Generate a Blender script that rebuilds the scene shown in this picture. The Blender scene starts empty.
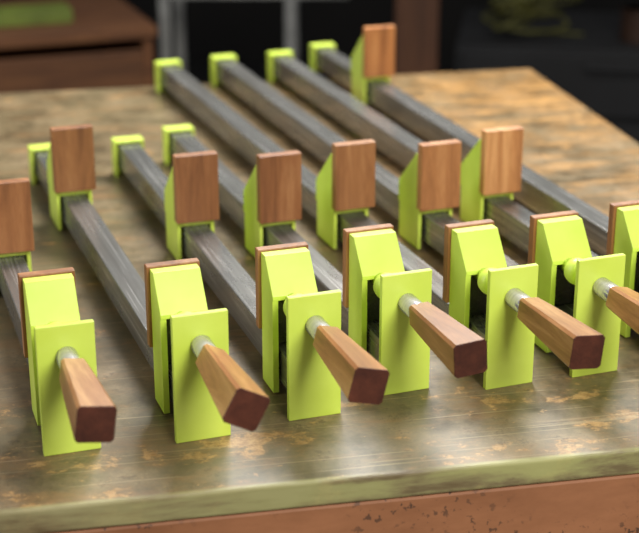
import bpy, bmesh, math, random
from mathutils import Vector, Matrix
random.seed(4)
scene = bpy.context.scene
scene.view_settings.view_transform = 'Standard'
TZ = 0.9

# ------------------------------------------------------------------ materials
def lin(c):
    return tuple(((v/255)/12.92 if v/255 <= .04045 else ((v/255+.055)/1.055)**2.4) for v in c) + (1,)

class NT:
    def __init__(s, name):
        s.m = bpy.data.materials.new(name); s.m.use_nodes = True
        s.t = s.m.node_tree; s.n = s.t.nodes
        s.b = s.n['Principled BSDF']
    def node(s, typ, **kw):
        x = s.n.new(typ)
        for k, v in kw.items(): setattr(x, k, v)
        return x
    def link(s, a, b): s.t.links.new(a, b)
    def coords(s, scale=(1,1,1), rnd=True, rot=(0,0,0)):
        tc = s.node('ShaderNodeTexCoord'); mp = s.node('ShaderNodeMapping')
        mp.inputs['Scale'].default_value = scale
        mp.inputs['Rotation'].default_value = rot
        if rnd:
            oi = s.node('ShaderNodeObjectInfo'); mu = s.node('ShaderNodeVectorMath', operation='SCALE')
            mu.inputs[0].default_value = (3.1, 7.7, 5.3)
            s.link(oi.outputs['Random'], mu.inputs['Scale'])
            ad = s.node('ShaderNodeVectorMath', operation='ADD')
            s.link(tc.outputs['Object'], ad.inputs[0]); s.link(mu.outputs[0], ad.inputs[1])
            s.link(ad.outputs[0], mp.inputs['Vector'])
        else:
            s.link(tc.outputs['Object'], mp.inputs['Vector'])
        return mp.outputs[0]
    def noise(s, vec, scale, detail=4, rough=.55, dist=0):
        x = s.node('ShaderNodeTexNoise'); s.link(vec, x.inputs['Vector'])
        x.inputs['Scale'].default_value = scale; x.inputs['Detail'].default_value = detail
        x.inputs['Roughness'].default_value = rough; x.inputs['Distortion'].default_value = dist
        return x.outputs['Fac']
    def ramp(s, fac, stops, interp='LINEAR'):
        r = s.node('ShaderNodeValToRGB'); r.color_ramp.interpolation = interp
        e = r.color_ramp.elements
        while len(e) < len(stops): e.new(.5)
        for i, (p, c) in enumerate(stops):
            e[i].position = p; e[i].color = c if len(c) == 4 else lin(c)
        s.link(fac, r.inputs['Fac']); return r.outputs['Color']
    def mask(s, fac, lo, hi):
        r = s.node('ShaderNodeMapRange'); r.inputs['From Min'].default_value = lo; r.inputs['From Max'].default_value = hi
        s.link(fac, r.inputs['Value']); return r.outputs['Result']
    def math(s, op, a, b):
        r = s.node('ShaderNodeMath', operation=op)
        for i, v in enumerate((a, b)):
            if isinstance(v, (int, float)): r.inputs[i].default_value = v
            else: s.link(v, r.inputs[i])
        return r.outputs[0]
    def mix(s, fac, a, b, mode='MIX'):
        r = s.node('ShaderNodeMix', data_type='RGBA', blend_type=mode)
        for sock, v in ((r.inputs['Factor'], fac), (r.inputs['A'], a), (r.inputs['B'], b)):
            if isinstance(v, (int, float)): sock.default_value = v
            elif isinstance(v, tuple): sock.default_value = v if len(v) == 4 else lin(v)
            else: s.link(v, sock)
        return r.outputs['Result']
    def bump(s, h, strength=.2, dist=.001):
        b = s.node('ShaderNodeBump'); b.inputs['Strength'].default_value = strength; b.inputs['Distance'].default_value = dist
        s.link(h, b.inputs['Height']); s.link(b.outputs[0], s.b.inputs['Normal'])
    def base(s, c):
        if isinstance(c, tuple): s.b.inputs['Base Color'].default_value = c if len(c) == 4 else lin(c)
        else: s.link(c, s.b.inputs['Base Color'])
    def rough(s, r):
        if isinstance(r, (int, float)): s.b.inputs['Roughness'].default_value = r
        else: s.link(r, s.b.inputs['Roughness'])

def mat_green():
    t = NT('lime_paint'); v = t.coords()
    n = t.noise(v, 18, 5)
    col = t.ramp(n, [(.3, (204, 227, 82)), (.7, (216, 238, 102))])
    chip = t.mask(t.noise(v, 60, 6, .7), .73, .76)
    col = t.mix(chip, col, (130, 140, 60))
    t.base(col); t.rough(.38); t.bump(t.noise(v, 220, 3), .10, .0005)
    t.b.inputs['Specular IOR Level'].default_value = .5
    return t.m
def mat_steel(name='bare_mill_steel', k=1.0):
    t = NT(name)
    n = t.noise(t.coords((40, .6, 40)), 6, 5, .6); n2 = t.noise(t.coords((1.4, .3, 1.4)), 16, 6, .6)
    sc = t.noise(t.coords((160, 1.5, 160)), 3, 3, .5)
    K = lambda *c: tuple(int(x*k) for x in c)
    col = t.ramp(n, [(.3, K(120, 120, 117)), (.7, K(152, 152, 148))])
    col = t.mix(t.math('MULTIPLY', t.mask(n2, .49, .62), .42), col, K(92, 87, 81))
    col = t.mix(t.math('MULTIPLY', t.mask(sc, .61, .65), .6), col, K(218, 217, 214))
    t.base(col); t.b.inputs['Metallic'].default_value = .62
    t.rough(t.ramp(n2, [(.4, (.22, .22, .22, 1)), (.6, (.32, .32, .32, 1))]))
    return t.m
def mat_chrome():
    t = NT('bright_steel'); v = t.coords((1, 8, 1))
    t.base(t.ramp(t.noise(v, 60), [(.3, (190, 182, 212)), (.7, (218, 210, 240))]))
    t.b.inputs['Metallic'].default_value = .6; t.rough(.16); return t.m
def mat_wood(name, dark, mid, light, axis='Z', rough=.5, var=.4, tint=False, grain=.65):
    t = NT(name)
    sc = {'Z': (26, 26, 2.2), 'Y': (26, 2.2, 26), 'X': (2.2, 26, 26)}[axis]
    v = t.coords(sc); n = t.noise(v, 1.6, 8, .7, .9); f = t.noise(v, 22, 5, .75)
    col = t.ramp(n, [(.28, dark), (.5, mid), (.75, light)])
    col = t.mix(t.math('MULTIPLY', t.mask(f, .5, .72), grain), col, dark)
    oi = t.node('ShaderNodeObjectInfo')
    hs = t.node('ShaderNodeHueSaturation'); hs.inputs['Saturation'].default_value = 1
    t.link(t.math('ADD', t.math('MULTIPLY', oi.outputs['Random'], var), 1-var*.45), hs.inputs['Value'])
    t.link(col, hs.inputs['Color']); out = hs.outputs[0]
    if tint: out = t.mix(1.0, out, oi.outputs['Color'], 'MULTIPLY')
    t.base(out); t.rough(rough); t.bump(f, .12, .0004); return t.m
def mat_plain(name, c, rough=.6, metal=0, var=.25, scale=10):
    t = NT(name); v = t.coords()
    d = tuple(int(x*(1-var)) for x in c)
    t.base(t.ramp(t.noise(v, scale, 5), [(.3, d), (.7, c)])); t.rough(rough)
    t.b.inputs['Metallic'].default_value = metal; return t.m
def mat_apron():
    t = NT('rusty_brown_painted_board'); v = t.coords((1, 3, 3), rnd=False)
    col = t.ramp(t.noise(v, 6, 10, .7), [(.35, (136, 88, 56)), (.65, (162, 108, 72))])
    sp = t.noise(t.coords((1, 1, 1), rnd=False), 130, 4, .6)
    zone = t.noise(t.coords((1, 1, 1), rnd=False), 5, 3, .5)
    col = t.mix(t.math('MULTIPLY', t.math('MULTIPLY', t.mask(sp, .58, .61), t.mask(zone, .42, .52)), .8), col, (60, 45, 36))
    t.base(col); t.rough(.6); return t.m

def mat_table():
    t = NT('worn_painted_bench_top'); v = t.coords(rnd=False)
    tc = t.node('ShaderNodeTexCoord'); sep = t.node('ShaderNodeSeparateXYZ'); t.link(tc.outputs['Object'], sep.inputs[0])
    X, Y, Z = sep.outputs['X'], sep.outputs['Y'], sep.outputs['Z']
    big = t.noise(v, 3.2, 8, .62, .3)
    med = t.noise(v, 12, 15, .77, .1)
    fine = t.noise(v, 140, 10, .85)
    streak = t.noise(t.coords((1.0, 3.6, 4), rnd=False), 7, 14, .76, .2)
    col = t.ramp(med, [(.38, (80, 68, 48)), (.46, (106, 92, 66)), (.55, (127, 110, 80)), (.65, (154, 134, 101))])
    col = t.mix(t.math('MULTIPLY', t.mask(big, .48, .62), .45), col, t.ramp(streak, [(.38, (90, 84, 60)), (.62, (126, 116, 84))]))
    col = t.mix(t.math('MULTIPLY', t.mask(streak, .51, .61), .5), col, (144, 109, 71))
    # bare wood, far corner
    warm = t.math('MULTIPLY', t.mask(X, -.66, -.22), t.mask(Y, -1.08, -.68))
    wm = t.math('MULTIPLY', warm, t.mask(t.math('ADD', t.math('MULTIPLY', big, .6), t.math('MULTIPLY', streak, .9)), .64, .82))
    wood = t.ramp(streak, [(.39, (124, 86, 44)), (.5, (162, 119, 66)), (.61, (196, 152, 94))])
    stain = t.mask(t.noise(t.coords((1, 1.8, 1), rnd=False), 6, 12, .74, .2), .49, .60)
    wood = t.mix(t.math('MULTIPLY', stain, .72), wood, t.ramp(med, [(.42, (84, 73, 50)), (.58, (130, 111, 79))]))
    col = t.mix(t.math('MULTIPLY', wm, .95), col, wood)
    # chips and rubbed areas down to bare wood, soft and hard
    edge = t.math('ADD', t.mask(Y, -1.05, -1.28), t.math('MULTIPLY', t.mask(X, -.75, -.05), t.mask(Y, -.95, -.1)))
    nv = t.noise(t.coords((.8, 1.2, 1), rnd=False), 15, 15, .74, .1)
    wear = t.math('ADD', nv, t.math('MULTIPLY', edge, .05))
    col = t.mix(t.math('MULTIPLY', t.mask(wear, .56, .62), .45), col, (148, 116, 78))
    col = t.mix(t.math('MULTIPLY', t.mask(wear, .622, .636), .85), col, t.ramp(fine, [(.42, (156, 116, 68)), (.58, (200, 162, 108))]))
    nv2 = t.noise(t.coords((1.1, 1.6, 1), rnd=False), 50, 12, .74)
    col = t.mix(t.math('MULTIPLY', t.mask(t.math('ADD', nv2, t.math('MULTIPLY', edge, .03)), .650, .665), .75), col, (184, 146, 96))
    # dark stains and pale scratches
    col = t.mix(t.math('MULTIPLY', t.mask(t.noise(v, 24, 13, .78), .57, .62), .5), col, (66, 54, 38))
    for rz, sc in ((.5, 16), (-.9, 14), (1.7, 20), (.12, 17), (-.3, 22)):
        s_ = t.noise(t.coords((.25, 12, 1), rnd=False, rot=(0, 0, rz)), sc, 2, .5)
        col = t.mix(t.math('MULTIPLY', t.mask(s_, .69, .70), .35), col, (188, 166, 130))
    # vertical front edge: thin pale worn paint with brown scuffs, lime smear to one side
    face = t.mask(Y, -1.372, -1.3765)
    es = t.noise(t.coords((1.6, 2.2, 8), rnd=False), 4, 10, .62, .2)
    paint = t.ramp(es, [(.36, (104, 88, 60)), (.46, (132, 120, 86)), (.62, (156, 147, 110))])
    lime = t.math('MULTIPLY', t.mask(X, -1.0, -.3), t.mask(es, .42, .54))
    paint = t.mix(t.math('MULTIPLY', lime, .7), paint, (186, 190, 114))
    col = t.mix(t.math('MULTIPLY', face, .9), col, paint)
    t.base(col)
    t.rough(t.ramp(med, [(.38, (.28, .28, .28, 1)), (.62, (.46, .46, .46, 1))]))
    t.bump(t.math('ADD', t.math('MULTIPLY', med, 1.0), t.math('MULTIPLY', fine, .25)), .15, .002)
    return t.m

GREEN = mat_green(); STEEL = mat_steel(); CHROME = mat_chrome(); RECESS_SHADE = mat_steel('painted_recess_shade', .3)  # the last one paints shade into the colour of the clamp-head insides
PADW = mat_wood('brown_hardwood_upright', (114, 72, 40), (160, 110, 67), (194, 148, 100), 'Z', var=.25, tint=True, grain=.4)
HANDW = mat_wood('brown_hardwood_handle', (114, 70, 38), (170, 118, 70), (212, 164, 110), 'Y', .36, .35, grain=.4)
ENDW = mat_wood('dark_end_grain', (54, 25, 15), (80, 40, 25), (102, 54, 36), 'Y', .5, .25)
TABLE = mat_table()
APRON = mat_apron()

# ------------------------------------------------------------------ mesh helpers
def finish(bm, name, mats, bevel=0, seg=2, smooth=False):
    bmesh.ops.recalc_face_normals(bm, faces=bm.faces)
    me = bpy.data.meshes.new(name); bm.to_mesh(me); bm.free()
    for m in mats: me.materials.append(m)
    me['bev'] = bevel; me['seg'] = seg
    return me
def box(bm, x0, x1, y0, y1, z0, z1, mi=0):
    vs = [bm.verts.new(p) for p in ((x0,y0,z0),(x1,y0,z0),(x1,y1,z0),(x0,y1,z0),(x0,y0,z1),(x1,y0,z1),(x1,y1,z1),(x0,y1,z1))]
    for f in ((0,3,2,1),(4,5,6,7),(0,1,5,4),(1,2,6,5),(2,3,7,6),(3,0,4,7)):
        bm.faces.new([vs[i] for i in f]).material_index = mi
def prism_x(bm, pts, x0, x1, m0=0, m1=0):
    a = [bm.verts.new((x0, y, z)) for y, z in pts]; b = [bm.verts.new((x1, y, z)) for y, z in pts]
    bm.faces.new(a[::-1]).material_index = m0; bm.faces.new(b).material_index = m1
    n = len(pts)
    for i in range(n): bm.faces.new((a[i], a[(i+1) % n], b[(i+1) % n], b[i]))
def cyl_y(bm, r, y0, y1, cx=0, cz=0, n=24, r1=None, mi=0):
    r1 = r if r1 is None else r1
    a = [bm.verts.new((cx+r*math.cos(2*math.pi*i/n), y0, cz+r*math.sin(2*math.pi*i/n))) for i in range(n)]
    b = [bm.verts.new((cx+r1*math.cos(2*math.pi*i/n), y1, cz+r1*math.sin(2*math.pi*i/n))) for i in range(n)]
    bm.faces.new(a); bm.faces.new(b[::-1])
    for i in range(n): bm.faces.new((a[i], b[i], b[(i+1) % n], a[(i+1) % n])).smooth = n > 10
def obj(name, me, parent=None, loc=(0,0,0), rot=(0,0,0)):
    o = bpy.data.objects.new(name, me); bpy.context.collection.objects.link(o)
    o.location = loc; o.rotation_euler = rot
    if parent: o.parent = parent
    if me is not None and me.get('bev', 0) > 0:
        b = o.modifiers.new('bevel', 'BEVEL'); b.width = me['bev']; b.segments = me['seg']; b.limit_method = 'ANGLE'
        b.angle_limit = math.radians(30); b.harden_normals = False
    return o
def top(o, label, cat, group=None, kind=None):
    o['label'] = label; o['category'] = cat
    if group: o['group'] = group
    if kind: o['kind'] = kind
def bxo(name, dims, mat, parent=None, bevel=.003, loc=(0,0,0), rot=(0,0,0)):
    bm = bmesh.new(); box(bm, *dims); return obj(name, finish(bm, name, [mat], bevel), parent, loc, rot)

# ------------------------------------------------------------------ clamp part meshes
BW = .0140; BZ0, BZ1 = .012, .044
JW = .0215      # half width of green bodies
TH = .004
def tube_mesh(L):
    bm = bmesh.new(); w = .0022
    y0, y1 = .0032, L
    o = [(-BW, BZ0), (BW, BZ0), (BW, BZ1), (-BW, BZ1)]; i_ = [(-BW+w, BZ0+w), (BW-w, BZ0+w), (BW-w, BZ1-w), (-BW+w, BZ1-w)]
    R = []
    for y in (y0, y1):
        R.append(([bm.verts.new((x, y, z)) for x, z in o], [bm.verts.new((x, y, z)) for x, z in i_]))
    for k in range(4):
        j = (k+1) % 4
        bm.faces.new((R[0][0][k], R[0][0][j], R[1][0][j], R[1][0][k]))
        bm.faces.new((R[0][1][j], R[0][1][k], R[1][1][k], R[1][1][j]))
        bm.faces.new((R[0][0][j], R[0][0][k], R[0][1][k], R[0][1][j]))
        bm.faces.new((R[1][0][k], R[1][0][j], R[1][1][j], R[1][1][k]))
    return finish(bm, 'bar', [STEEL], .0012, 2)
def folded_shell(bm, outline, inner=0, th=TH):
    prism_x(bm, outline, -JW, -JW+th, 0, inner); prism_x(bm, outline, JW-th, JW, inner, 0)
def rear_jaw():
    bm = bmesh.new()
    folded_shell(bm, [(0, .002), (0, .112), (.009, .112), (.0565, .069), (.0565, .002)])
    cov = [(0, .1121), (0, .1155), (.0105, .1155), (.060, .0705), (.0567, .0685), (.0091, .1121)]
    prism_x(bm, cov, -JW, JW)
    box(bm, -JW, JW, .0567, .060, BZ1+.001, .0684)
    box(bm, -JW+TH, JW-TH, 0, .004, BZ1+.001, .1119)
    return finish(bm, 'jaw_body', [GREEN], .0006, 2)
FJ_F, FJ_B = .053, .087
def front_jaw():
    bm = bmesh.new(); th = .0056
    f, b = FJ_F, FJ_B
    tb = b-.012
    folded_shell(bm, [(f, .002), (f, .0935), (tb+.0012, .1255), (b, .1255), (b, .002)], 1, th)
    cov = [(f-.001, .0935), (f-.001, .0977), (tb, .129), (b, .129), (b, .1256), (tb+.0014, .1256), (f+.0004, .0936)]
    prism_x(bm, cov, -JW, JW)
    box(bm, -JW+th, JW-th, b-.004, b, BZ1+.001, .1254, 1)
    box(bm, -JW+th+.0002, JW-th-.0002, f+.012, b-.0042, BZ1+.0015, .100, 1)  # dark filler block, shade painted in behind the head's open front
    return finish(bm, 'jaw_body', [GREEN, RECESS_SHADE], .0004, 2)
def nut():
    bm = bmesh.new(); n = 28
    prof = [(.027, .0090), (.0280, .0112), (.030, .0126), (.035, .0132), (.040, .0126), (.0420, .0112), (.0428, .0075), (.066, .0075)]
    rings = []
    for y, r in prof:
        rings.append([bm.verts.new((r*math.cos(2*math.pi*i/n), y, r*math.sin(2*math.pi*i/n))) for i in range(n)])
    for a, b in zip(rings, rings[1:]):
        for i in range(n): bm.faces.new((a[i], a[(i+1) % n], b[(i+1) % n], b[i])).smooth = True
    bm.faces.new(rings[0]); bm.faces.new(rings[-1])
    return finish(bm, 'screw_boss', [GREEN], 0, 3)
def pad(t, name):
    bm = bmesh.new(); box(bm, -.0245, .0245, 0, t, .053, .131)
    return finish(bm, name, [PADW], .0009, 2)
def end_plate():
    bm = bmesh.new(); box(bm, -.0245, .0245, -.003, .003, 0, .118)
    return finish(bm, 'end_plate', [GREEN], .0007, 2)
def end_cap():
    bm = bmesh.new(); w = .020
    box(bm, -w, w, 0, .005, 0, .049)
    box(bm, -w, -.0165, -.018, 0, 0, .049); box(bm, .0165, w, -.018, 0, 0, .049); box(bm, -.0165, .0165, -.018, 0, .0455, .049)
    return finish(bm, 'end_cap', [GREEN], .0007, 2)
def screw():
    bm = bmesh.new(); cyl_y(bm, .0058, -.02, .064)
    cyl_y(bm, .0092, -.040, -.0032, n=32)
    return finish(bm, 'screw_shaft', [CHROME], .0008, 2)
def handle():
    bm = bmesh.new(); rings = []
    secs = [(-.0305, .0094, .0020), (-.0318, .0102, .0021), (-.060, .0117, .0022), (-.098, .0135, .0024), (-.1357, .0152, .0025)]
    def ring(y, h, c): return [bm.verts.new((x, y, z)) for x, z in [(-h+c, -h), (h-c, -h), (h, -h+c), (h, h-c), (h-c, h), (-h+c, h), (-h, h-c), (-h, -h+c)]]
    for s in secs: rings.append(ring(*s))
    for a, b in zip(rings, rings[1:]):
        for i in range(8): bm.faces.new((a[i], a[(i+1) % 8], b[(i+1) % 8], b[i]))
    bm.faces.new(rings[0])
    last = ring(-.1364, .0148, .0024)
    for i in range(8):
        bm.faces.new((rings[-1][i], rings[-1][(i+1) % 8], last[(i+1) % 8], last[i])).material_index = 1
    bm.faces.new(last[::-1]).material_index = 1
    return finish(bm, 'handle', [HANDW, ENDW], 0, 1)
M = dict(rj=rear_jaw(), fj=front_jaw(), pad=pad(.013, 'wood_pad'), fpad=pad(.0095, 'wood_pad_thin'), plate=end_plate(), cap=end_cap(), screw=screw(), handle=handle(), nut=nut())

clamps = [
    ((-.2112, 1.1436), (-.462, 1.9), .377, 8, 'short', (.98, .90, .85)),
    ((-.1013, 1.1677), (-.366, 1.918), .58, 28, 'short', (.86, .79, .75)),
    ((-.0049, 1.2106), (-.2605, 1.954), .415, 14, 'short', (.92, .82, .76)),
    ((.0782, 1.2627), (-.1975, 2.011), .363, -4, 'short', (.86, .75, .69)),
    ((.1763, 1.2758), (-.2495, 2.4135), .398, 6, 'long', (1.0, .95, .90)),
    ((.2610, 1.3025), (-.1614, 2.455), .368, 12, 'long', (1.18, 1.12, 1.05)),
    ((.345, 1.340), (-.068, 2.483), .390, 20, 'long', (1.42, 1.42, 1.34)),
    ((.412, 1.370), (.003, 2.545), .98, 5, 'long', (1.32, 1.14, .90)),
]
for (h, t, jd, roll, size, tint) in clamps:
    d = Vector(t) - Vector(h); L = d.length; yaw = math.atan2(-d.x, d.y)
    e = obj('bar_clamp', None, None, (h[0], h[1], TZ), (0, 0, yaw))
    e.empty_display_size = .05
    lab = f'{size} lime green steel bar clamp with ' + ('its jaw slid far open' if jd > .9 else 'brown wood pads and handle')
    top(e, lab, 'clamp', 'homemade bar clamps laid in a row')
    obj('bar', tube_mesh(L), e)['label'] = 'bare grey steel square tube'
    obj('end_cap', M['cap'], e, (0, L, 0))
    obj('end_plate', M['plate'], e)
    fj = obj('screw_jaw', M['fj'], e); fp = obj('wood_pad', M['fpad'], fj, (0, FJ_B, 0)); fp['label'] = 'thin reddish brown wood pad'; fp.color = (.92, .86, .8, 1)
    rj = obj('sliding_jaw', M['rj'], e, (0, jd, 0)); rp = obj('wood_pad', M['pad'], rj, (0, -.013, 0)); rp.color = (*tint, 1)
    rp['label'] = 'light tan wood pad' if tint[0] > 1.1 else 'reddish brown wood pad'
    obj('screw_boss', M['nut'], e, (-.003, 0, .0915))
    obj('screw_shaft', M['screw'], e, (0, 0, .090))['label'] = 'bright steel shaft'
    obj('handle', M['handle'], e, (0, 0, .090), (0, math.radians(roll), 0))['label'] = 'tapered square wooden handle with dark end grain'

# ------------------------------------------------------------------ workbench
ty = math.radians(11.4); C = (.3674, 2.5716)
wb = obj('workbench', None, None, (C[0], C[1], 0), (0, 0, ty))
top(wb, 'old wooden workbench with worn green-brown painted top', 'workbench')
Wd, Dp = 2.1, 1.379; TT = .024
bm = bmesh.new(); box(bm, -Wd, 0, -Dp, 0, -TT, 0)
bench_top = obj('bench_top', finish(bm, 'bench_top', [TABLE], .003, 3), wb, (0, 0, TZ))
za = TZ-TT-.0005
bxo('apron', (-Wd+.01, -.01, -Dp+.002, -Dp+.03, TZ-.19, za), APRON, wb)
bxo('apron', (-Wd+.01, -.01, -.04, -.015, TZ-.19, za), APRON, wb)
bxo('apron', (-.035, -.01, -Dp+.031, -.041, TZ-.19, za), APRON, wb)
bxo('apron', (-Wd+.01, -Wd+.035, -Dp+.031, -.041, TZ-.19, za), APRON, wb)
for x in (-Wd+.04, -.13):
    for y in (-Dp+.035, -.13):
        bxo('leg', (x, x+.09, y, y+.085, 0, za), APRON, wb)

# ------------------------------------------------------------------ room
FLOOR = mat_plain('dark_concrete', (24, 21, 19), .85, 0, .4, 3)
WALL = mat_plain('dark_wall_boards', (24, 21, 19), .9, 0, .4, 2)
f = bxo('floor', (-4, 4, -1, 6.5, -.05, 0), FLOOR, bevel=0); f['kind'] = 'structure'; f['label'] = 'dark concrete workshop floor'
w = bxo('wall_back', (-4, 4, 6.5, 6.6, 0, 2.8), WALL, bevel=0); w['kind'] = 'structure'; w['label'] = 'dark workshop wall'
DW = mat_wood('brown_cabinet_wood', (62, 36, 18), (98, 60, 31), (122, 80, 44), 'X', .75)
PW = mat_wood('brown_post_wood', (62, 36, 20), (90, 54, 30), (106, 68, 40), 'Z', .6)
GREY = mat_plain('grey_painted_steel', (150, 150, 146), .5, .05)
YEL = mat_plain('yellow_green_cord', (88, 86, 28), .6)
BLUE = mat_plain('dark_steel_sheet', (22, 22, 24), .7, .1)
TINR = mat_plain('dark_rusty_tin', (64, 40, 26), .6, .2)
LIMED = mat_plain('faded_lime_paint', (110, 126, 44), .6)

cab = obj('storage_cabinet', None, None, (-.90, 3.85, 0), (0, 0, math.radians(20)))
top(cab, 'low brown wooden storage cabinet with a plank front behind workbench', 'cabinet')
bxo('cabinet_top', (-.5, .43, -.25, .25, .70, .73), DW, cab)
bxo('side_panel', (-.48, -.455, -.24, .24, 0, .699), DW, cab); bxo('side_panel', (.395, .42, -.24, .24, 0, .699), DW, cab)
bxo('shelf', (-.454, .394, -.235, .235, .1, .125), DW, cab)
bxo('back_panel', (-.454, .394, .22, .235, .126, .699), DW, cab)
bxo('front_panel', (-.454, .394, -.243, -.225, .40, .67), DW, cab)
lb = bxo('painted_board', (-.30, .27, -.05, .05, 0, .035), LIMED, None, .002, (-.90, 3.76, .7305), (0, 0, math.radians(20)))
top(lb, 'lime painted board lying on the wooden cabinet', 'board')

st = obj('steel_stand', None, None, (-.18, 4.1, 0)); top(st, 'pale grey steel tube stand on workshop floor', 'stand')
bxo('top_rail', (-.26, .26, -.02, .02, .74, .78), GREY, st); bxo('top_rail', (-.26, .26, .40, .44, .74, .78), GREY, st)
for x in (-.26, .085):
    for y in (-.02, .40):
        bxo('leg', (x, x+.03, y, y+.03, 0, .739), GREY, st)
bxo('side_rail', (-.26, -.22, .021, .399, .74, .78), GREY, st); bxo('side_rail', (.22, .26, .021, .399, .74, .78), GREY, st)

sh = obj('sawhorse', None, None, (.235, 3.55, 0)); top(sh, 'rough wooden sawhorse standing behind workbench', 'sawhorse')
bxo('post', (-.055, .045, -.05, .05, .04, 1.0), PW, sh); bxo('foot', (-.25, .25, -.06, .06, 0, .04), PW, sh)
bxo('crossbar', (-.09, .09, -.3, .3, 1.0, 1.05), PW, sh)

tb = obj('tool_chest', None, None, (.95, 4.2, 0), (0, 0, math.radians(-8))); top(tb, 'dark grey steel tool chest with drawers', 'tool chest')
bxo('chest_body', (-.55, .6, -.25, .3, 0, .62), BLUE, tb)
for i in range(3): bxo('drawer', (-.53, .58, -.27, -.251, .06+i*.19, .23+i*.19), BLUE, tb)
for i in range(3): bxo('drawer_handle', (-.2, .25, -.285, -.271, .19+i*.19, .205+i*.19), BLUE, tb)
def hose(name, pts, r, loc, mat):
    cu = bpy.data.curves.new(name, 'CURVE'); cu.dimensions = '3D'; cu.bevel_depth = r; cu.bevel_resolution = 3
    sp = cu.splines.new('NURBS'); sp.points.add(len(pts)-1); sp.order_u = 4; sp.use_endpoint_u = True
    for i, p in enumerate(pts): sp.points[i].co = (*p, 1)
    tmp = bpy.data.objects.new('tmp', cu); bpy.context.collection.objects.link(tmp)
    dg = bpy.context.evaluated_depsgraph_get(); me = bpy.data.meshes.new_from_object(tmp.evaluated_get(dg)); bpy.data.objects.remove(tmp)
    me.materials.clear(); me.materials.append(mat)
    for p in me.polygons: p.use_smooth = True
    o = bpy.data.objects.new(name, me); bpy.context.collection.objects.link(o); o.location = loc; return o
rr = random.Random(12)
pts = []
for i in range(50):
    a = i*2.1; R = .04+.15*rr.random(); pts.append((R*1.5*math.cos(a), R*math.sin(a), .006+.15*rr.random()*(i > 2)))
c = hose('cord_tangle', pts, .004, (.57, 4.15, .621), YEL); top(c, 'tangled yellow-green cord on the tool chest', 'cord')
def tin(loc, r, h, mat, label):
    bm = bmesh.new(); bmesh.ops.create_cone(bm, cap_ends=True, segments=24, radius1=r, radius2=r, depth=h, matrix=Matrix.Translation((0, 0, h/2)))
    bmesh.ops.create_cone(bm, cap_ends=True, segments=24, radius1=r*1.05, radius2=r*1.05, depth=.006, matrix=Matrix.Translation((0, 0, h-.003)))
    o = obj('paint_tin', finish(bm, 'paint_tin', [mat], 0), None, loc); top(o, label, 'tin')
tin((.88, 4.10, .621), .05, .09, TINR, 'small dark rusty paint tin on the tool chest')

# ------------------------------------------------------------------ lights
def area(name, loc, target, size, energy, col, sy=None):
    l = bpy.data.lights.new(name, 'AREA'); l.energy = energy; l.size = size; l.color = col
    if sy: l.shape = 'RECTANGLE'; l.size_y = sy
    o = bpy.data.objects.new(name, l); bpy.context.collection.objects.link(o); o.location = loc
    o.rotation_euler = (Vector(target)-Vector(loc)).to_track_quat('-Z', 'Y').to_euler(); return o
area('window_light', (1.0, -.5, 2.4), (.05, 1.6, .9), .9, 62, (1, .97, .915))
area('skylight', (.3, 2.8, 2.5), (.05, 1.35, .9), 1.1, 76, (1, .98, .945), .7)
area('sheen_fill_light', (-2.2, 1.2, 2.0), (0, 1.5, .9), 1.2, 22, (.95, .97, 1))  # added cool fill from the left, for sheen on bars and bench top
world = bpy.data.worlds.new('world'); scene.world = world; world.use_nodes = True
world.node_tree.nodes['Background'].inputs[0].default_value = (.98, .98, 1, 1)
world.node_tree.nodes['Background'].inputs[1].default_value = .19

# ------------------------------------------------------------------ camera
cd = bpy.data.cameras.new('camera'); cam = bpy.data.objects.new('camera', cd); bpy.context.collection.objects.link(cam)
cam.location = (0, 0, 1.5); cam.rotation_euler = (math.radians(90-20.67), 0, 0)
cd.sensor_width = 36; cd.lens = 1500*36/639
cd.dof.use_dof = True; cd.dof.focus_distance = 1.36; cd.dof.aperture_fstop = 5.4
scene.camera = cam
